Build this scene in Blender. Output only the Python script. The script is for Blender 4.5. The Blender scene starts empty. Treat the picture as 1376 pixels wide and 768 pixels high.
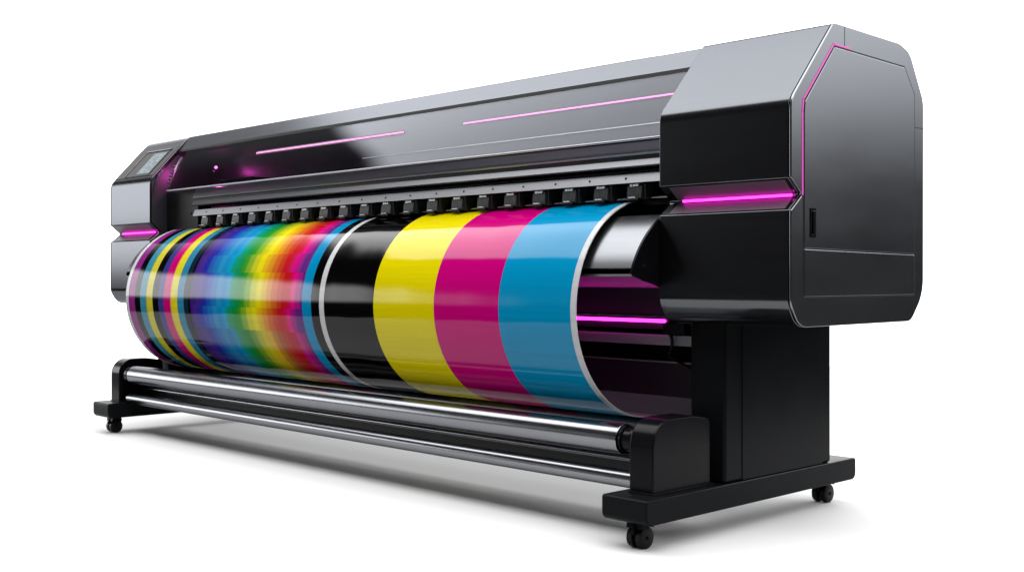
import bpy, bmesh, math, random
from mathutils import Vector
random.seed(7)
S = bpy.context.scene
C = S.collection
PI = math.pi
R = math.radians

# ------------------------------------------------------------------ materials
def mat(name, col, rough=.4, metal=0., spec=.5, coat=0., coat_rough=.05, emit=None, es=0., ior=None,
        noise=0., nscale=(1, 1, 1), bump=0., rvar=0.):
    m = bpy.data.materials.new(name); m.use_nodes = True
    nt = m.node_tree; b = nt.nodes['Principled BSDF']
    b.inputs['Base Color'].default_value = (*col, 1)
    b.inputs['Roughness'].default_value = rough
    b.inputs['Metallic'].default_value = metal
    b.inputs['Specular IOR Level'].default_value = spec
    b.inputs['Coat Weight'].default_value = coat
    b.inputs['Coat Roughness'].default_value = coat_rough
    if metal > .8: b.inputs['Specular Tint'].default_value = (.55, .55, .57, 1)
    if ior: b.inputs['IOR'].default_value = ior
    if emit:
        b.inputs['Emission Color'].default_value = (*emit, 1)
        b.inputs['Emission Strength'].default_value = es
    if noise or bump or rvar:
        tc = nt.nodes.new('ShaderNodeTexCoord'); mp = nt.nodes.new('ShaderNodeMapping')
        mp.inputs['Scale'].default_value = nscale
        n = nt.nodes.new('ShaderNodeTexNoise'); n.inputs['Scale'].default_value = 1.; n.inputs['Detail'].default_value = 5.
        nt.links.new(tc.outputs['Object'], mp.inputs[0]); nt.links.new(mp.outputs[0], n.inputs['Vector'])
        if noise:
            mr = nt.nodes.new('ShaderNodeMapRange'); mr.inputs[1].default_value = .25; mr.inputs[2].default_value = .75
            mr.inputs[3].default_value = 1 - noise; mr.inputs[4].default_value = 1 + noise
            vm = nt.nodes.new('ShaderNodeVectorMath'); vm.operation = 'SCALE'; vm.inputs[0].default_value = col
            nt.links.new(n.outputs[0], mr.inputs[0]); nt.links.new(mr.outputs[0], vm.inputs['Scale'])
            nt.links.new(vm.outputs[0], b.inputs['Base Color'])
        if rvar:
            mr = nt.nodes.new('ShaderNodeMapRange'); mr.inputs[1].default_value = .25; mr.inputs[2].default_value = .75
            mr.inputs[3].default_value = max(.02, rough - rvar); mr.inputs[4].default_value = rough + rvar
            nt.links.new(n.outputs[0], mr.inputs[0]); nt.links.new(mr.outputs[0], b.inputs['Roughness'])
        if bump:
            bp = nt.nodes.new('ShaderNodeBump'); bp.inputs['Strength'].default_value = bump; bp.inputs['Distance'].default_value = .002
            nt.links.new(n.outputs[0], bp.inputs['Height']); nt.links.new(bp.outputs[0], b.inputs['Normal'])
    return m

M = {}
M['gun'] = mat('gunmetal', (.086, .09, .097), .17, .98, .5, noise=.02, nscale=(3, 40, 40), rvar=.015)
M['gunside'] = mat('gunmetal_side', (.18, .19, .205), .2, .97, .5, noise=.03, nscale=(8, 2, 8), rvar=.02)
M['silver'] = mat('brushed_aluminium', (.25, .255, .27), .30, 1., .5, noise=.06, nscale=(2, 90, 90))
M['chrome'] = mat('polished_steel', (.20, .205, .218), .2, 1., .5, noise=.03, nscale=(6, 60, 60), rvar=.02)
M['apron'] = mat('apron_metal', (.145, .15, .158), .27, 1., .5, noise=.03, nscale=(2, 40, 40))
M['rail'] = mat('rail_aluminium', (.42, .43, .45), .34, 1., .5, noise=.05, nscale=(2, 90, 90))
M['beam'] = mat('anodised_beam', (.19, .195, .205), .3, .9, .5, noise=.05, nscale=(3, 80, 80))
M['black'] = mat('black_satin', (.0035, .004, .0048), .36, 0., .04, noise=.1, nscale=(14, 14, 14), rvar=.06)
M['blackm'] = mat('black_matt', (.004, .004, .005), .55, 0., .2)
M['blackg'] = mat('black_gloss', (.003, .003, .004), .2, 0., .07, rvar=.04, nscale=(9, 9, 9))
M['column'] = mat('column_paint', (.0038, .0042, .005), .3, .0, .04, rvar=.05, nscale=(5, 5, 2))
M['plate'] = mat('dark_plate', (.03, .03, .036), .34, .2, .4)
M['greyp'] = mat('grey_plate', (.36, .38, .4), .4, .2, .4)
M['clamp'] = mat('clamp_plastic', (.028, .030, .031), .42, 0., .15, noise=.3, nscale=(60, 60, 60))
M['clampw'] = mat('clamp_cap', (.42, .43, .45), .4, .2, .5)
M['paperback'] = mat('paper_back', (.42, .42, .44), .6)
M['rubber'] = mat('caster_rubber', (.003, .003, .0035), .4, 0., .12)
M['led'] = mat('led_magenta', (.1, .01, .08), .4, emit=(1., .022, .62), es=7.)
M['ledthin'] = mat('led_magenta_thin', (.1, .01, .08), .4, emit=(1., .06, .62), es=.62)
M['ledlid'] = mat('led_lid', (.1, .05, .08), .4, emit=(1., .28, .78), es=1.25)
M['painted_glow'] = mat('painted_lid_glow', (.02, .004, .016), .3, emit=(.30, .0, .16), es=.3)  # magenta glow around the lid strip, put in as dim emission
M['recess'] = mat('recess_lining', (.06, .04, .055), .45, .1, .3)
M['ledspot'] = mat('led_spot', (.1, .05, .08), .4, emit=(1., .3, .8), es=9.)
M['screen'] = mat('screen_glass', (.006, .01, .013), .3, emit=(.03, .09, .13), es=.35)
M['glyph'] = mat('screen_glyph', (.1, .2, .25), .3, emit=(.28, .5, .62), es=.22)
M['floor'] = mat('white_sweep', (.47, .47, .47), 1., 0., 0.)

def lid_mat():
    m = bpy.data.materials.new('smoked_acrylic'); m.use_nodes = True
    nt = m.node_tree; nt.nodes.clear()
    o = nt.nodes.new('ShaderNodeOutputMaterial')
    g = nt.nodes.new('ShaderNodeBsdfGlossy'); g.inputs['Color'].default_value = (.66, .69, .74, 1); g.inputs['Roughness'].default_value = .03
    t = nt.nodes.new('ShaderNodeBsdfTransparent'); t.inputs['Color'].default_value = (.48, .46, .50, 1)
    fr = nt.nodes.new('ShaderNodeFresnel'); fr.inputs[0].default_value = 1.45
    mr = nt.nodes.new('ShaderNodeMapRange'); mr.inputs[1].default_value = .03; mr.inputs[2].default_value = 1.; mr.inputs[3].default_value = .03; mr.inputs[4].default_value = 1.
    mx = nt.nodes.new('ShaderNodeMixShader')
    ge = nt.nodes.new('ShaderNodeNewGeometry'); io = nt.nodes.new('ShaderNodeMapRange')
    io.inputs[3].default_value = 1.45; io.inputs[4].default_value = 1 / 1.45
    nt.links.new(ge.outputs['Backfacing'], io.inputs[0]); nt.links.new(io.outputs[0], fr.inputs[0])
    nt.links.new(fr.outputs[0], mr.inputs[0]); nt.links.new(mr.outputs[0], mx.inputs[0])
    nt.links.new(t.outputs[0], mx.inputs[1]); nt.links.new(g.outputs[0], mx.inputs[2]); nt.links.new(mx.outputs[0], o.inputs[0])
    return m
M['lid'] = lid_mat()

def print_mat():
    m = mat('printed_vinyl', (1, 1, 1), .4, 0., .0, coat=.4, coat_rough=.07)
    nt = m.node_tree; b = nt.nodes['Principled BSDF']; b.inputs['Coat IOR'].default_value = 1.5
    a = nt.nodes.new('ShaderNodeAttribute'); a.attribute_name = 'ink'
    tc = nt.nodes.new('ShaderNodeTexCoord'); mp = nt.nodes.new('ShaderNodeMapping'); mp.inputs['Scale'].default_value = (1.2, 1, 60)
    n = nt.nodes.new('ShaderNodeTexNoise'); n.inputs['Scale'].default_value = 1.
    mr = nt.nodes.new('ShaderNodeMapRange'); mr.inputs[1].default_value = .3; mr.inputs[2].default_value = .7; mr.inputs[3].default_value = .50; mr.inputs[4].default_value = .56
    vm = nt.nodes.new('ShaderNodeVectorMath'); vm.operation = 'SCALE'
    L = nt.links.new
    L(tc.outputs['Object'], mp.inputs[0]); L(mp.outputs[0], n.inputs['Vector']); L(n.outputs[0], mr.inputs[0])
    L(a.outputs['Color'], vm.inputs[0]); L(mr.outputs[0], vm.inputs['Scale']); L(vm.outputs[0], b.inputs['Base Color'])
    # faint waviness of the hanging sheet
    n2 = nt.nodes.new('ShaderNodeTexNoise'); n2.inputs['Scale'].default_value = 2.2; n2.inputs['Detail'].default_value = 1.
    bp = nt.nodes.new('ShaderNodeBump'); bp.inputs['Strength'].default_value = .38; bp.inputs['Distance'].default_value = .02
    L(tc.outputs['Object'], n2.inputs['Vector']); L(n2.outputs[0], bp.inputs['Height']); L(bp.outputs[0], b.inputs['Normal']); L(bp.outputs[0], b.inputs['Coat Normal'])
    return m
M['print'] = print_mat()

# ------------------------------------------------------------------ helpers
def fin(name, bm, m, parent=None, bevel=0., ang=32, mats=None):
    bmesh.ops.recalc_face_normals(bm, faces=bm.faces)
    me = bpy.data.meshes.new(name); bm.to_mesh(me); bm.free()
    for f in me.polygons: f.use_smooth = True
    me.set_sharp_from_angle(angle=R(ang))
    for k in (mats or [m]): me.materials.append(k)
    o = bpy.data.objects.new(name, me); C.objects.link(o)
    if parent: o.parent = parent
    if bevel:
        b = o.modifiers.new('bevel', 'BEVEL'); b.width = bevel; b.segments = 3; b.limit_method = 'ANGLE'; b.angle_limit = R(30)
        b.harden_normals = True
    return o

def fillet(pts, radii, n=8):
    out = []; N = len(pts)
    for i, p in enumerate(pts):
        r = radii[i] if isinstance(radii, (list, tuple)) else radii
        if r <= 0: out.append(p); continue
        p = Vector(p); a = Vector(pts[i - 1]) - p; b = Vector(pts[(i + 1) % N]) - p
        la, lb = a.length, b.length; a.normalize(); b.normalize()
        th = a.angle(b); t = r / math.tan(th / 2); t = min(t, .49 * la, .49 * lb); rr = t * math.tan(th / 2)
        c = p + (a + b).normalized() * (rr / math.sin(th / 2))
        s = p + a * t; e = p + b * t; a0 = math.atan2(*(s - c).yx); a1 = math.atan2(*(e - c).yx)
        d = (a1 - a0 + PI) % (2 * PI) - PI
        for k in range(n + 1):
            q = a0 + d * k / n; out.append((c.x + rr * math.cos(q), c.y + rr * math.sin(q)))
    return out

def prism_u(bm, prof, u0, u1):          # profile given as (v, z), extruded along u
    a = [bm.verts.new((u0, v, z)) for v, z in prof]; b = [bm.verts.new((u1, v, z)) for v, z in prof]
    n = len(prof)
    bm.faces.new(a); bm.faces.new(b)
    for i in range(n): bm.faces.new((a[i], a[(i + 1) % n], b[(i + 1) % n], b[i]))
    return bm

def box(bm, u0, u1, v0, v1, z0, z1):
    return prism_u(bm, [(v0, z0), (v1, z0), (v1, z1), (v0, z1)], u0, u1)

def tube(bm, path, r, n=20, cap=True):
    rings = []; P = [Vector(p) for p in path]
    for i, p in enumerate(P):
        t = (P[min(i + 1, len(P) - 1)] - P[max(i - 1, 0)]).normalized()
        up = Vector((0, 0, 1)) if abs(t.z) < .9 else Vector((1, 0, 0))
        x = t.cross(up).normalized(); y = t.cross(x).normalized()
        rr = r[i] if isinstance(r, (list, tuple)) else r
        rings.append([bm.verts.new(p + x * rr * math.cos(2 * PI * k / n) + y * rr * math.sin(2 * PI * k / n)) for k in range(n)])
    for a, b in zip(rings, rings[1:]):
        for k in range(n): bm.faces.new((a[k], a[(k + 1) % n], b[(k + 1) % n], b[k]))
    if cap: bm.faces.new(rings[0]); bm.faces.new(rings[-1])
    return bm
B = bmesh.new

# ------------------------------------------------------------------ dimensions (metres)
RU, RI, LI, LU = .46, -.143, -4.416, -4.996       # outer / inner faces of the two end housings
SHIFT = -4.42                                     # spacing of the two feet
VF = .293                                         # front plane of the housings

printer = bpy.data.objects.new('large_format_printer', None); C.objects.link(printer)
printer['label'] = 'long dark grey wide-format inkjet printer with magenta light strips on two black feet'
printer['category'] = 'printer'

PROF = [(VF, 1.358), (.366, 1.298), (VF, 1.241), (VF, .90), (.345, .816), (1.19, .818), (1.297, .93), (1.299, 1.735),
        (1.18, 1.925), (1.09, 1.950), (.585, 1.958), (VF, 1.640)]
RAD = [.006, .012, .006, .08, .10, .07, .16, .10, .10, .10, .035, .10]

def housing(u0, u1, side, ridge=.035):
    """u0<u1; side=+1 outer face at u1, -1 outer face at u0"""
    rad = list(RAD); rad[10] = ridge
    pr = fillet(PROF, rad, 10)
    core0, core1 = (u0, u1 - .014) if side > 0 else (u0 + .014, u1)
    bm = prism_u(B(), pr, core0, core1)
    h = fin('end_housing', bm, M['gun'], printer, bevel=.003)
    cx, cz = .8, 1.38
    ins = [(cx + (v - cx) * .988, cz + (z - cz) * .99) for v, z in pr]
    g0, g1 = (u1 - .014, u1 - .010) if side > 0 else (u0 + .010, u0 + .014)
    fin('seam_gasket', prism_u(B(), ins, g0, g1), M['blackm'], h)
    c0, c1 = (u1 - .010, u1) if side > 0 else (u0, u0 + .010)
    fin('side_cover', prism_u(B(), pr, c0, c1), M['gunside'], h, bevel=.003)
    # glowing bar in the horizontal groove
    a, b = (u0 + .075, u1 - .035)
    fin('light_strip', tube(B(), [(a, .349, 1.299), (b, .349, 1.299)], .0048, 14), M['led'], h)
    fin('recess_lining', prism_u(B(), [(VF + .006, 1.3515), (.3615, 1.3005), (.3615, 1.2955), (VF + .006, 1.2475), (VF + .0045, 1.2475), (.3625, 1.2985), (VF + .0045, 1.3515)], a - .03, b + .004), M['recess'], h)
    return h

hr = housing(RI, RU, +1)
hl = housing(LU, LI, -1, .13)

# service door on the near side cover
X = RU
DOOR = [(.369, .921), (1.215, .921), (1.222, .935), (1.222, 1.755), (1.135, 1.862), (.583, 1.872), (.375, 1.643), (.369, 1.60)]
def ring_u(bm, poly, w, u0, u1):
    cx, cz = .8, 1.38
    n = len(poly); inner = []
    P = [Vector(p) for p in poly]
    for i in range(n):
        a = (P[i] - P[i - 1]).normalized(); b = (P[(i + 1) % n] - P[i]).normalized()
        na = Vector((-a.y, a.x)); nb = Vector((-b.y, b.x)); m = (na + nb).normalized()
        inner.append(P[i] + m * (w / max(.3, m.dot(na))))
    for i in range(n):
        j = (i + 1) % n
        q = [poly[i], poly[j], tuple(inner[j]), tuple(inner[i])]
        prism_u(bm, q, u0, u1)
    return inner
bm = B(); inner = ring_u(bm, DOOR, .007, X - .004, X + .0008); bmesh.ops.remove_doubles(bm, verts=bm.verts, dist=1e-6)
fin('door_gap', bm, M['blackm'], hr)
IN = [tuple(p) for p in inner]
def zsplit(v): return 1.103 - .010 * (v - .384) / .838
up = [(IN[0][0], zsplit(.37) + .003), (IN[2][0], zsplit(1.22) + .003), IN[3], IN[4], IN[5], IN[6], IN[7]]
lo = [(IN[0][0], IN[0][1]), IN[1], IN[2], (IN[2][0], zsplit(1.22) - .002), (IN[0][0], zsplit(.37) - .002)]
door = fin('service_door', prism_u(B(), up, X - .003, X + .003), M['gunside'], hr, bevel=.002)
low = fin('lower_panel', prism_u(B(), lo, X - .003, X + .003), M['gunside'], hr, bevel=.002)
hd = [(.412, 1.146), (.448, 1.146), (.448, 1.252), (.412, 1.252)]
hb = ring_u(B(), hd, .005, X + .003, X + .0065) if False else None
bm = B(); ring_u(bm, hd, .006, X + .0028, X + .006); bmesh.ops.remove_doubles(bm, verts=bm.verts, dist=1e-6)
fin('handle_frame', bm, M['blackg'], door)
fin('handle', prism_u(B(), fillet([(.424, 1.156), (.441, 1.156), (.441, 1.243), (.424, 1.243)], .006, 4), X + .0028, X + .010), M['blackg'], door, bevel=.002)
# seams
fin('panel_seam', box(B(), X - .001, X + .0006, .6595, .6625, 1.874, 1.953), M['blackm'], hr)
fin('panel_seam', box(B(), X - .001, X + .0006, 1.226, 1.297, 1.6185, 1.6215), M['blackm'], hr)
# lit edge of the door
def strip_path(bm, pts, w, u0, u1):
    for a, b in zip(pts, pts[1:]):
        a = Vector(a); b = Vector(b); t = (b - a).normalized(); nn = Vector((-t.y, t.x)) * w / 2
        e = t * w * .3
        prism_u(bm, [tuple(a - e + nn), tuple(b + e + nn), tuple(b + e - nn), tuple(a - e - nn)], u0, u1)
bm = B(); strip_path(bm, [(.3655, 1.300), (.3655, 1.603), (.3715, 1.647), (.5815, 1.8765), (.70, 1.8745)], .0075, X - .002, X + .0016)
fin('door_light', bm, M['ledthin'], hr)

# control panel on the far housing's sloping face
nv, nz = -.735, .678                       # outward normal of the slope
tv, tz = .678, .735                        # direction up the slope
base = Vector((VF + .0, 1.640))
def slope_pt(t, off=0.): return (base.x + tv * t + nv * off, base.y + tz * t + nz * off)
def slope_slab(bm, u0, u1, t0, t1, o0, o1):
    prism_u(bm, [slope_pt(t0, o0), slope_pt(t1, o0), slope_pt(t1, o1), slope_pt(t0, o1)], u0, u1)
bm = B(); slope_slab(bm, LU + .012, LI - .006, .045, .335, -.002, .004)
cp = fin('control_panel', bm, M['blackg'], hl, bevel=.003)
bm = B(); slope_slab(bm, -4.845, -4.50, .05, .305, .002, .0065)
fin('display_bezel', bm, M['blackg'], cp, bevel=.0015) if False else fin('display_bezel', bm, M['blackg'], hl, bevel=.0015)
scr_bm = B(); slope_slab(scr_bm, -4.70, -4.515, .068, .275, .005, .0075); ng = len(scr_bm.faces)
bm = B(); slope_slab(bm, -4.845, -4.50, .297, .307, .0064, .0105); slope_slab(bm, -4.848, -4.840, .05, .297, .0064, .0095)
fin('display_trim', bm, M['silver'], hl)
for r_ in range(9):
    t = .078 + r_ * .021; u = -4.69
    while u < -4.53:
        w = random.choice((.008, .014, .022, .03)); hgt = .011 if r_ in (0, 1, 5) else .007
        if random.random() < .72: slope_slab(scr_bm, u, min(u + w, -4.522), t, t + hgt, .0070, .0082)
        u += w + random.choice((.006, .012))
for i, f in enumerate(scr_bm.faces): f.material_index = 0 if i < ng else 1
scr = fin('display_screen', scr_bm, None, hl, mats=[M['screen'], M['glyph']])
# dark lining on the inner face of the far housing
pr2 = [(v, z) for v, z in fillet([(VF + .012, 1.362), (.376, 1.30), (VF + .012, 1.245), (VF + .012, .90), (.36, .83), (1.1, .83), (1.1, 1.90), (.60, 1.925), (VF + .012, 1.62)], .01, 3)]
fin('inner_lining', prism_u(B(), pr2, LI - .001, LI + .006), M['plate'], hl)
bm = B(); bmesh.ops.create_uvsphere(bm, u_segments=12, v_segments=8, radius=.006)
for v in bm.verts: v.co += Vector((LI + .008, .44, 1.47))
fin('lining_screw', bm, M['silver'], hl)

# ------------------------------------------------------------------ central body between the housings
UB0, UB1 = LI + .001, RI - .001
body_prof = [(.508, 1.858), (.578, 1.945), (.60, 1.9535), (1.09, 1.948), (1.18, 1.922), (1.294, 1.735), (1.292, .93), (1.18, .83),
             (.625, .83), (.625, 1.02), (.52, 1.05), (.52, 1.43), (.72, 1.47), (.72, 1.80), (.56, 1.842)]
mb = fin('main_body', prism_u(B(), body_prof, UB0, UB1), M['gun'], printer, bevel=.004, mats=[M['gun']])
# blacken inside of the cavity with a liner
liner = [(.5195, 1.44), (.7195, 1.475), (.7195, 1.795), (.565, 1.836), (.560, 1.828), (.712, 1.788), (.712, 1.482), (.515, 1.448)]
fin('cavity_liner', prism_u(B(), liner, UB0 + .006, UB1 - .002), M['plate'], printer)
fin('cover_gasket', prism_u(B(), [(.497, 1.838), (.507, 1.8345), (.514, 1.853), (.504, 1.8575)], UB0 + .004, UB1), M['blackm'], printer)
fin('front_wall', prism_u(B(), [(.505, 1.06), (.519, 1.06), (.519, 1.425), (.505, 1.425)], UB0 + .004, UB1 - .001), M['blackm'], printer)
fin('lower_wall', prism_u(B(), [(.612, .835), (.624, .835), (.624, 1.03), (.612, 1.03)], UB0 + .004, UB1 - .001), M['plate'], printer)

# lid
LA, LB = Vector((.497, 1.838)), Vector((.350, 1.567))
def lid_pt(t, off): 
    d = (LB - LA); n = Vector((d.y, -d.x)).normalized()      # outward (towards -v)
    if n.x > 0: n = -n
    p = LA + d * t + n * (off + .006 * math.sin(PI * t)); return (p.x, p.y)
K = 12
pr = [lid_pt(i / K, .003) for i in range(K + 1)] + [lid_pt(i / K, -.003) for i in range(K, -1, -1)]
lid = fin('viewing_lid', prism_u(B(), pr, -4.28, RI - .004), M['lid'], printer)
def lid_strip(u0, u1, t):
    w = .0165
    fin('painted_lid_glow', prism_u(B(), [lid_pt(t - .04, .0031), lid_pt(t + .04, .0031), lid_pt(t + .04, .0034), lid_pt(t - .04, .0034)], u0, u1), M['painted_glow'], lid) if u0 < -3 else None  # thin emissive slab added for the strip's glow on the lid
    bm = B()
    q = [lid_pt(t - w, .0033), lid_pt(t + w, .0033), lid_pt(t + w * .6, .0052), lid_pt(t - w * .6, .0052)]
    prism_u(bm, q, u0, u1)
    return fin('light_strip', bm, M['ledlid'], lid)
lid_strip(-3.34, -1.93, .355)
lid_strip(-1.47, RI - .006, .355)
fin('lid_edge', tube(B(), [(-4.28, .348, 1.5635), (RI - .003, .348, 1.5635)], .006, 12), M['silver'], lid)
fin('lid_ridge', prism_u(B(), [lid_pt(.79, .0030), lid_pt(.802, .0030), lid_pt(.802, .0042), lid_pt(.79, .0042)], -2.2, RI - .005), M['silver'], lid)
# stay on the far end of the lid
st = fin('lid_stay', tube(B(), [(-4.30, .372, 1.592), (-4.30, .410, 1.70), (-4.30, .462, 1.792)], .008, 10), M['silver'], printer)
bm = B()
for k in range(6):
    t = k / 5; tube(bm, [(-4.325, .372 + .045 * t, 1.62 + .11 * t), (-4.30, .372 + .045 * t, 1.62 + .11 * t)], .006, 8)
fin('stay_rivets', bm, M['silver'], st)
fin('stay_curve', tube(B(), [(LI + .014, .318 + .10 * (1 - math.cos(a)) , 1.545 + .17 * math.sin(a)) for a in [R(d) for d in range(0, 76, 7)]], .0045, 8), M['plate'], printer)
# lamp and carriage parked inside the cavity
bm = B(); bmesh.ops.create_uvsphere(bm, u_segments=14, v_segments=10, radius=.010)
for v in bm.verts: v.co += Vector((-4.10, .60, 1.722))
fin('cavity_lamp', bm, M['ledspot'], printer)
pl = bpy.data.lights.new('cavity_glow', 'POINT'); pl.energy = 2.6; pl.color = (1., .08, .62); pl.shadow_soft_size = .012
plo = bpy.data.objects.new('cavity_glow', pl); C.objects.link(plo); plo.location = (-4.10, .575, 1.705)
bm = B(); box(bm, -3.9, -3.5, .50, .69, 1.50, 1.62); cg = fin('print_carriage', bm, M['blackm'], printer, bevel=.01)
fin('carriage_rail', tube(B(), [(UB0 + .01, .60, 1.515), (UB1 - .01, .60, 1.515)], .012, 12), M['blackg'], printer)

# front beam under the lid
beam = [(.399, 1.562), (.420, 1.563), (.50, 1.55), (.50, 1.455), (.372, 1.455), (.366, 1.459), (.378, 1.484), (.390, 1.4875), (.390, 1.500), (.375, 1.503), (.372, 1.507), (.393, 1.558)]
bmo = fin('front_beam', prism_u(B(), beam, UB0 + .42, UB1), M['beam'], printer)
fin('beam_groove', prism_u(B(), [(.388, 1.4865), (.3905, 1.4865), (.3905, 1.5015), (.388, 1.5015)], UB0 + .42, UB1 - .001), M['blackm'], bmo)
fin('beam_end', prism_u(B(), fillet([(.41, 1.30), (.505, 1.30), (.505, 1.565), (.41, 1.565)], .01, 3), UB0 + .012, UB0 + .42), M['blackm'], printer)
# clamp rail with screws
rail = fin('clamp_rail', prism_u(B(), [(.372, 1.389), (.392, 1.389), (.404, 1.428), (.388, 1.430)], UB0 + .42, UB1 - .001), M['rail'], printer, bevel=.0015)
fin('rail_top', prism_u(B(), [(.392, 1.391), (.504, 1.391), (.504, 1.424), (.405, 1.424)], UB0 + .42, UB1 - .003), M['blackm'], printer)
for k in range(19):
    u = -.39 - k * .2027
    bm = B(); tube(bm, [(u, .3785, 1.4095), (u, .390, 1.406)], .0055, 10)
    fin('screw', bm, M['blackm'], rail)
# pinch rollers
proto = None
def make_pinch():
    bm = B()
    prism_u(bm, fillet([(.372, 1.322), (.44, 1.322), (.48, 1.388), (.392, 1.388), (.380, 1.376)], .004, 2), -.046, .032)
    box(bm, -.052, -.046, .40, .48, 1.325, 1.386); box(bm, .040, .046, .385, .46, 1.318, 1.384)
    b = fin('pinch_roller', bm, M['clamp'], printer, bevel=.0015)
    bm = B()
    for (a, c) in ((-.030, -.016), (-.013, -.002), (.001, .014)): box(bm, a, c, .3755, .395, 1.3745, 1.3825 + random.random() * .002)
    w1 = fin('pressure_tab', bm, M['clampw'], b)
    bm = tube(B(), [(-.034, .372, 1.319), (.022, .372, 1.319)], .0085, 12); 
    w2 = fin('nip_wheel', bm, M['rubber'], b)
    bm = tube(B(), [(-.030, .3665, 1.3275), (.006, .3665, 1.3275)], .0032, 8)
    w3 = fin('axle', bm, M['clampw'], b)
    return b
pin = make_pinch(); kids = list(pin.children)
for k in range(20):
    o = pin if k == 0 else pin.copy()
    if k: C.objects.link(o)
    o.location = (-.335 - k * .1848, 0, 0)
    if k:
        for ch in kids:
            c = ch.copy(); c.parent = o; C.objects.link(c)
fin('nip_shaft', tube(B(), [(UB0 + .43, .415, 1.328), (UB1 - .004, .415, 1.328)], .007, 10), M['chrome'], printer)
fin('clamp_recess', prism_u(B(), [(.455, 1.30), (.504, 1.30), (.504, 1.39), (.455, 1.39)], UB0 + .43, UB1 - .002), M['blackm'], printer)

# curved apron behind the sheet
CV, CZ = .532, .864
ap = [(CV + .437 * math.cos(R(a)), CZ + .437 * math.sin(R(a))) for a in range(118, 160, 3)]
lo_ = ap[-1]
ap_in = [(CV + .425 * math.cos(R(a)), CZ + .425 * math.sin(R(a))) for a in range(157, 117, -3)]
apron = fin('front_apron', prism_u(B(), ap + [(lo_[0] + .012, lo_[1] - .004)] + ap_in, LI + .008, RI - .010), M['apron'], printer)
capp = [(CV + .4355 * math.cos(R(a)), CZ + .4355 * math.sin(R(a))) for a in range(118, 161, 3)] + [(.20, .985), (.30, .958), (.50, .95), (.50, 1.24)]
fin('apron_end', prism_u(B(), capp, RI - .010, RI - .002), M['blackg'], apron)
fin('apron_end', prism_u(B(), capp, LI + .006, LI + .008), M['blackg'], apron)
fin('apron_floor', prism_u(B(), [(.135, 1.003), (.20, .987), (.30, .96), (.61, .952), (.61, .962), (.30, .972), (.20, .997), (.14, 1.012)], LI + .008, RI - .011), M['plate'], printer)
bm = B(); tube(bm, [(RI - .003, .20, 1.045), (RI + .001, .20, 1.045)], .005, 8); fin('apron_screw', bm, M['silver'], apron)

# ------------------------------------------------------------------ structure behind the sheet
bl, br = SHIFT + .08, -.07
fin('light_channel', prism_u(B(), [(.60, .775), (.66, .775), (.66, .829), (.60, .829)], bl, -.34), M['plate'], printer, bevel=.003)
fin('light_strip', tube(B(), [(bl + .02, .592, .812), (-.352, .592, .812)], .007, 12), M['led'], printer)
fin('cross_beam', prism_u(B(), [(.60, .708), (.66, .708), (.66, .752), (.60, .752)], bl, br), M['greyp'], printer, bevel=.003)
fin('upper_back_panel', prism_u(B(), [(.655, .60), (.665, .60), (.665, .80), (.655, .80)], bl, br), M['blackg'], printer)
fin('back_panel', prism_u(B(), [(.625, .487), (.64, .487), (.64, .633), (.625, .633)], bl, br), M['plate'], printer, bevel=.003)
fin('panel_trim', prism_u(B(), [(.620, .632), (.64, .632), (.64, .637), (.620, .637)], bl, br), M['greyp'], printer)
fin('lower_back_panel', prism_u(B(), [(.650, .20), (.66, .20), (.66, .49), (.650, .49)], bl, br), M['greyp'], printer)
bm = B(); box(bm, -.35, -.235, .57, .64, .757, .806); cb = fin('connector_box', bm, M['blackm'], printer, bevel=.006)
fin('cable', tube(B(), [(-.31 + .01 * math.sin(k * .5), .575 + .0 * k, .76 - .012 * k + (0 if k < 9 else (k - 9) ** 2 * .002)) if k < 9 else (-.31 + .02 * (k - 8), .58, .66 - .008 * (k - 8)) for k in range(14)], .007, 10), M['blackm'], cb)

# ------------------------------------------------------------------ feet, columns, brackets, casters
def make_caster(parent, u, v):
    bm = B()
    for s in (-1, 1):
        c = u + s * .021
        prof = [(c - .015, .034), (c - .012, .041), (c + .012, .041), (c + .015, .034)]
        # wheel: lathe about the u axis
        N = 28; rings = []
        for (uu, rr) in [(c - .015, .012), (c - .015, .034), (c - .011, .0405), (c + .011, .0405), (c + .015, .034), (c + .015, .012)]:
            rings.append([bm.verts.new((uu, v + rr * math.cos(2 * PI * k / N), .0405 + rr * math.sin(2 * PI * k / N))) for k in range(N)])
        for a, b in zip(rings, rings[1:]):
            for k in range(N): bm.faces.new((a[k], a[(k + 1) % N], b[(k + 1) % N], b[k]))
        bm.faces.new(rings[0]); bm.faces.new(rings[-1])
    w = fin('caster', bm, M['rubber'], parent)
    bm = B()
    hood = fillet([(v - .040, .055), (v - .046, .070), (v - .030, .1005), (v + .030, .1005), (v + .046, .070), (v + .040, .050), (v, .030)], .008, 3)
    prism_u(bm, hood, u - .0055, u + .0055)
    top = [(v - .035, .076), (v - .028, .1005), (v + .028, .1005), (v + .035, .076), (v, .083)]
    prism_u(bm, top, u - .038, u + .038)
    tube(bm, [(u - .040, v, .0405), (u + .040, v, .0405)], .007, 10)
    fork = fin('caster_fork', bm, M['black'], parent)
    return w

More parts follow.
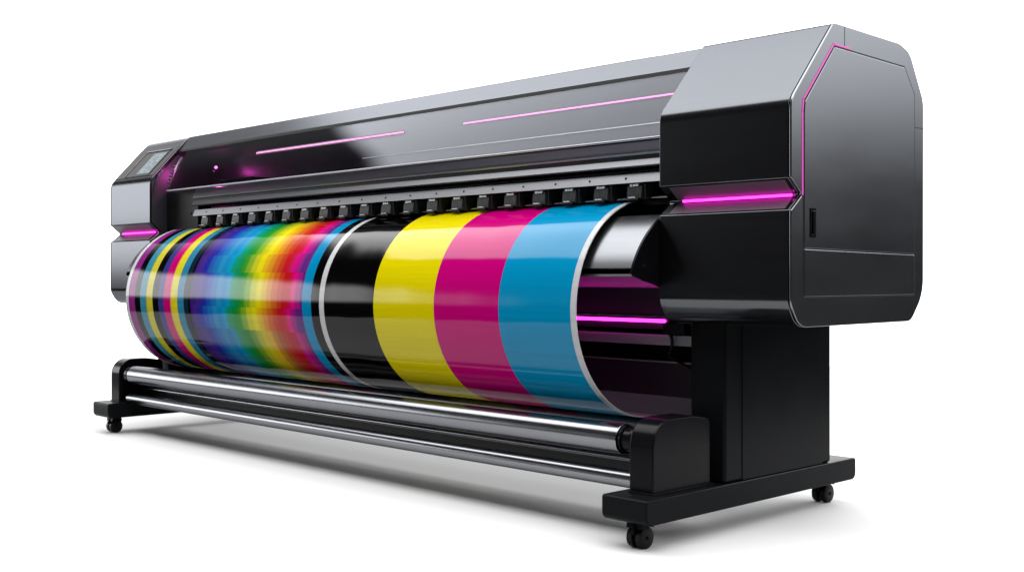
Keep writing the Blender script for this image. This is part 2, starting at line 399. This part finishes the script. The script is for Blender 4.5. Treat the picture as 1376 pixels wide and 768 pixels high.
for sh in (0, SHIFT):
    dv = 0. if sh == 0 else .05
    ft = fin('base_foot', prism_u(B(), fillet([(-.093 + dv, .103), (1.37, .103), (1.37, .197), (-.093 + dv, .197)], [.03, .03, .012, .012], 5), sh - .108, sh + .108), M['black'], printer, bevel=.006)
    for v in (dv, 1.272): make_caster(ft, sh, v)
    m_ = 1 if sh == 0 else -1
    ua, ub = (sh - .072, sh + .096) if sh == 0 else (sh - .096, sh + .072)
    col = fin('support_column', prism_u(B(), [(.397, .1965), (1.18, .1965), (1.18, .832), (.397, .832)], ua, ub), M['column'], printer, bevel=.014)
    uo = ub if sh == 0 else ua
    fin('column_panel', prism_u(B(), [(.512, .2), (1.105, .2), (1.105, .828), (.512, .828)], min(uo, uo + m_ * .003), max(uo, uo + m_ * .003)), M['column'], col, bevel=.0012)
    br_ = fin('roller_bracket', prism_u(B(), fillet([(.005 + dv, .196), (.36, .196), (.36, .455), (.25, .472), (.005 + dv, .472)], [.0, .0, .03, .05, .105], 10), sh - .057, sh + .057), M['blackg'], printer, bevel=.007)
    fin('bracket_flange', prism_u(B(), [(.002 + dv, .1965), (.37, .1965), (.37, .203), (.002 + dv, .203)], sh - .06, sh + .064), M['black'], br_, bevel=.002)

# rollers
a0, a1 = SHIFT + .057, -.057
tr = fin('take_up_roller', tube(B(), [(a0 + .093, .12, .372), (a1 - .115, .12, .372)], .060, 48), M['chrome'], printer, bevel=.003)
for (p, q) in ((a1 - .114, a1), (a0, a0 + .092)):
    bm = B(); s = 1 if p > -1 else -1
    L_ = q - p
    seq = [(p, .052), (p + .012, .054), (p + .012, .046), (p + .5 * L_, .046), (p + .5 * L_, .056), (q - .02, .056), (q - .02, .045), (q, .045)]
    rings = []
    for uu, rr in seq: rings.append([bm.verts.new((uu, .12 + rr * math.cos(2 * PI * k / 36), .372 + rr * math.sin(2 * PI * k / 36))) for k in range(36)])
    for A_, B_ in zip(rings, rings[1:]):
        for k in range(36): bm.faces.new((A_[k], A_[(k + 1) % 36], B_[(k + 1) % 36], B_[k]))
    bm.faces.new(rings[0]); bm.faces.new(rings[-1])
    fin('roller_collar', bm, M['blackg'], tr)
fin('tension_bar', tube(B(), [(a0 + .05, .11, .222), (a1, .11, .222)], .034, 36), M['chrome'], printer)
fin('guide_rod', tube(B(), [(a0, .20, .282), (a1, .20, .282)], .012, 20), M['chrome'], printer)
fin('guide_tube', tube(B(), [(a0, .21, .325), (a1, .21, .325)], .020, 24), M['beam'], printer)
fin('lower_beam', prism_u(B(), fillet([(.30, .165), (.38, .165), (.38, .30), (.30, .30)], .012, 4), a0, a1), M['blackm'], printer)

# ------------------------------------------------------------------ the printed sheet
def lin(c): return tuple(((x / 255) / 12.92 if x / 255 <= .04045 else ((x / 255 + .055) / 1.055) ** 2.4) for x in c)
W_, K_ = (225, 225, 228), (3, 3, 4)
CY, MG, YL = (0, 156, 208), (215, 0, 128), (246, 228, 0)
bands = [(-4.300, W_), (-4.262, (150, 40, 140)), (-4.178, K_), (-4.105, (60, 150, 180)), (-4.030, (150, 150, 60)), (-4.02, (225, 215, 60)), (-3.943, K_),
         (-3.868, (62, 62, 140)), (-3.80, (215, 0, 125)), (-3.718, (240, 150, 60)), (-3.706, (238, 225, 40)), (-3.630, (50, 140, 175)), (-3.553, (16, 40, 60)), (-3.50, K_)]
spec = [(-3.475, (78, 52, 130)), (-3.41, (92, 62, 160)), (-3.35, (60, 66, 178)), (-3.29, (44, 100, 190)), (-3.24, (40, 128, 200)), (-3.18, (60, 165, 215)), (-3.13, (20, 140, 200)),
        (-3.08, (0, 150, 190)), (-3.03, (10, 150, 110)), (-2.975, (0, 140, 70)), (-2.93, (70, 170, 60)), (-2.88, (150, 195, 60)), (-2.82, (215, 215, 40)),
        (-2.76, (245, 220, 10)), (-2.71, (240, 190, 20)), (-2.66, (235, 165, 50)), (-2.61, (225, 120, 50)), (-2.555, (215, 75, 45)), (-2.51, (205, 30, 45)),
        (-2.46, (205, 25, 70)), (-2.43, (220, 0, 130)), (-2.385, (180, 40, 140)), (-2.34, (120, 60, 150))]
bands2 = [(-2.312, (0, 150, 205)), (-2.232, K_), (-2.160, W_), (-2.118, K_), (-1.709, YL), (-1.262, MG), (-.837, CY), (-.418, W_)]
UEND = -.388
def mixc(a, b, t): return tuple(x * (1 - t) + y * t for x, y in zip(a, b))
edges = [b[0] for b in bands]
su = [b[0] for b in spec]
sub = []
for a, b in zip(su, su[1:] + [-2.312]): sub += [a, a + (b - a) / 3, a + 2 * (b - a) / 3]
edges += sub + [b[0] for b in bands2] + [UEND]
def spec_col(u):
    for i in range(len(spec) - 1, -1, -1):
        if u >= spec[i][0] - 1e-6:
            nx = spec[min(i + 1, len(spec) - 1)]; t = (u - spec[i][0]) / max(1e-6, nx[0] - spec[i][0])
            return mixc(spec[i][1], nx[1], max(0, min(1, t * 2.4 - 1.4)) if t < 1 else 0)
    return spec[0][1]
NA = 96
A0, A1 = 84., 276.
def ang_row(a):                      # rows of the test chart
    if a < 118: return 0
    if a < 147: return 1
    if a < 160: return 2
    if a < 184: return 3
    if a < 200: return 4
    return 5
rows_shift = [0., .0, .028, -.014, .030, -.022]
rows_mix = [.1, .0, .14, .0, .0, .12]
bm = B(); lay = bm.loops.layers.float_color.new('ink')
def pt(u, a, r): 
    ra = R(a); return (u, CV + r * math.cos(ra), CZ + .002 + r * math.sin(ra))
RO = .462
angs = [A0 + (A1 - A0) * i / NA for i in range(NA + 1)]
cols = []
for j in range(len(edges) - 1):
    u = (edges[j] + edges[j + 1]) / 2
    cols.append(u)
vo = [[bm.verts.new(pt(u, a, RO)) for a in angs] for u in edges]
vi = [[bm.verts.new(pt(u, a, RO - .004)) for a in angs] for u in edges]
allb = bands + bands2
for j in range(len(edges) - 1):
    um = cols[j]
    inspec = su[0] <= um < -2.312
    for i in range(NA):
        am = (angs[i] + angs[i + 1]) / 2
        if inspec:
            r_ = ang_row(am); random.seed(int(j // 3 * 31 + r_ * 7))
            c = spec_col(min(-2.33, max(su[0], um + rows_shift[r_])))
            c = mixc(c, (240, 240, 240) if r_ < 4 else (20, 50, 80), rows_mix[r_] * random.uniform(.2, 1.2))
            mn = min(c); c = tuple(max(0, min(250, (x - mn * .45) * 1.12)) for x in c)
        else:
            c = [b[1] for b in allb if b[0] <= um + 1e-6][-1]
        f = bm.faces.new((vo[j][i], vo[j + 1][i], vo[j + 1][i + 1], vo[j][i + 1])); f.material_index = 0
        for l in f.loops: l[lay] = (*lin(c), 1)
        g = bm.faces.new((vi[j][i], vi[j][i + 1], vi[j + 1][i + 1], vi[j + 1][i])); g.material_index = 1
for j in (0, len(edges) - 1):
    for i in range(NA):
        f = bm.faces.new((vo[j][i], vo[j][i + 1], vi[j][i + 1], vi[j][i])); f.material_index = 1
for j in range(len(edges) - 1):
    for i in (0, NA):
        f = bm.faces.new((vo[j][i], vo[j + 1][i], vi[j + 1][i], vi[j][i])); f.material_index = 1
bm.normal_update()
me = bpy.data.meshes.new('printed_sheet'); bmesh.ops.recalc_face_normals(bm, faces=bm.faces); bm.to_mesh(me); bm.free()
for p in me.polygons: p.use_smooth = True
me.set_sharp_from_angle(angle=R(50))
me.materials.append(M['print']); me.materials.append(M['paperback'])
sheet = bpy.data.objects.new('printed_sheet', me); C.objects.link(sheet)
sheet['label'] = 'glossy curled print with wide colour bands and rainbow test chart hanging from the printer'
sheet['category'] = 'print'
# hidden web roller that carries the tail of the sheet
fin('web_roller', tube(B(), [(a0, .575, .358), (a1, .575, .358)], .038, 24), M['beam'], printer)

# ------------------------------------------------------------------ floor
FW, RT = Vector((-.7178, .6963, 0)), Vector((.6963, .7178, 0)); CAM = Vector((2.7628, -3.3399, 0))
bm = B(); bm.faces.new([bm.verts.new(CAM + RT * a + FW * b) for a, b in ((-2.3, 2.4), (2.3, 2.4), (8.6, 13), (-8.6, 13))])
fl = fin('floor', bm, M['floor']); fl['kind'] = 'structure'

# ------------------------------------------------------------------ studio surroundings (world) 
w = bpy.data.worlds.new('World'); S.world = w; w.use_nodes = True
nt = w.node_tree; nt.nodes.clear(); L = nt.links.new
def val(x):
    n = nt.nodes.new('ShaderNodeValue'); n.outputs[0].default_value = x; return n.outputs[0]
def mth(op, a, b=None, c=None, clamp=False):
    n = nt.nodes.new('ShaderNodeMath'); n.operation = op; n.use_clamp = clamp
    for i, x in enumerate((a, b, c)):
        if x is None: continue
        if isinstance(x, (int, float)): n.inputs[i].default_value = x
        else: L(x, n.inputs[i])
    return n.outputs[0]
def sm(x, e0, e1):                      # smoothstep from e0 to e1 (either order)
    n = nt.nodes.new('ShaderNodeMapRange'); n.interpolation_type = 'SMOOTHSTEP'; n.clamp = True
    lo, hi, a, b = (e0, e1, 0., 1.) if e0 < e1 else (e1, e0, 1., 0.)
    n.inputs[1].default_value = lo; n.inputs[2].default_value = hi; n.inputs[3].default_value = a; n.inputs[4].default_value = b
    L(x, n.inputs[0]); return n.outputs[0]
tc = nt.nodes.new('ShaderNodeTexCoord'); sp = nt.nodes.new('ShaderNodeSeparateXYZ'); L(tc.outputs['Generated'], sp.inputs[0])
x, y, z = sp.outputs
phi = mth('MULTIPLY', mth('ARCTAN2', z, mth('MULTIPLY', y, -1.)), 180 / PI)
q = mth('SQRT', mth('ADD', mth('MULTIPLY', y, y), mth('MULTIPLY', z, z)))
s = mth('DIVIDE', x, mth('MAXIMUM', q, .02))
mul = lambda *a: a[0] if len(a) == 1 else mth('MULTIPLY', a[0], mul(*a[1:]))
add = lambda *a: a[0] if len(a) == 1 else mth('ADD', a[0], add(*a[1:]))
F1 = mul(sm(phi, -2., 4.), sm(mth('ADD', phi, mul(mth('ADD', s, 2.), val(34.))), 47., 38.), sm(s, -.95, -1.55), sm(s, -6., -4.), val(6.6))
F1b = mul(sm(phi, 2., 8.), sm(phi, 22., 16.), sm(s, -.5, -.9), sm(s, -2., -1.3), val(.08))
F2 = mul(sm(phi, 55., 59.), sm(phi, 122., 98.), sm(mth('ADD', s, mth('MULTIPLY', mth('SUBTRACT', phi, 66.), .004)), -1.35, -1.27), sm(s, 2.5, 1.5), val(5.8))
F2b = mul(sm(phi, 60., 80.), sm(phi, 130., 110.), sm(s, -2.6, -1.3), sm(s, 0., -1.3), val(.25))
# white backdrop seen behind the machine
h = mth('SQRT', mth('ADD', mth('MULTIPLY', x, x), mth('MULTIPLY', y, y)))
ca = mth('DIVIDE', mth('ADD', mth('MULTIPLY', x, -.7178), mth('MULTIPLY', y, .6963)), mth('MAXIMUM', h, .001))
BK = mul(sm(ca, math.cos(R(52)), math.cos(R(38))), add(val(1.25), mul(sm(z, .5, .3), val(1.3))), sm(z, .85, .6))
# box on the right that lights the side cover
cr = mth('DIVIDE', mth('ADD', mth('MULTIPLY', x, .50), mth('MULTIPLY', y, .866)), mth('MAXIMUM', h, .001))
SD = mul(sm(cr, math.cos(R(50)), math.cos(R(20))), sm(z, .07, .20), sm(z, .8, .5), val(2.6))
tot = add(F1, F1b, F2, F2b, BK, SD, val(.04))
bg = nt.nodes.new('ShaderNodeBackground'); bg.inputs[0].default_value = (1, 1, 1, 1); L(tot, bg.inputs[1])
out = nt.nodes.new('ShaderNodeOutputWorld'); L(bg.outputs[0], out.inputs[0])

# ------------------------------------------------------------------ unseen fill light, added to whiten the floor sweep
def area(name, loc, target, sx, sy, power, col=(1, 1, 1)):
    l = bpy.data.lights.new(name, 'AREA'); l.shape = 'RECTANGLE'; l.size = sx; l.size_y = sy; l.energy = power; l.color = col
    o = bpy.data.objects.new(name, l); C.objects.link(o); o.location = loc
    o.rotation_euler = (Vector(target) - Vector(loc)).to_track_quat('-Z', 'Y').to_euler(); return o
area('floor_fill_light', (-1.2, 7.6, 5.6), (-1.4, 2.2, 0), 11, 3, 850)

# ------------------------------------------------------------------ camera
cam = bpy.data.cameras.new('camera'); co = bpy.data.objects.new('camera', cam); C.objects.link(co)
co.location = (2.7628, -3.3399, 1.0); co.rotation_euler = (PI / 2, 0, math.asin(.7178))
cam.sensor_width = 36; cam.lens = 1564 / 1376 * 36; cam.shift_y = -12 / 1376; cam.clip_end = 500; cam.clip_start = .05
S.camera = co
S.view_settings.view_transform = 'Standard'; S.view_settings.look = 'None'; S.view_settings.exposure = 0; S.view_settings.gamma = 1
S.cycles.use_denoising = True
S.cycles.max_bounces = 8
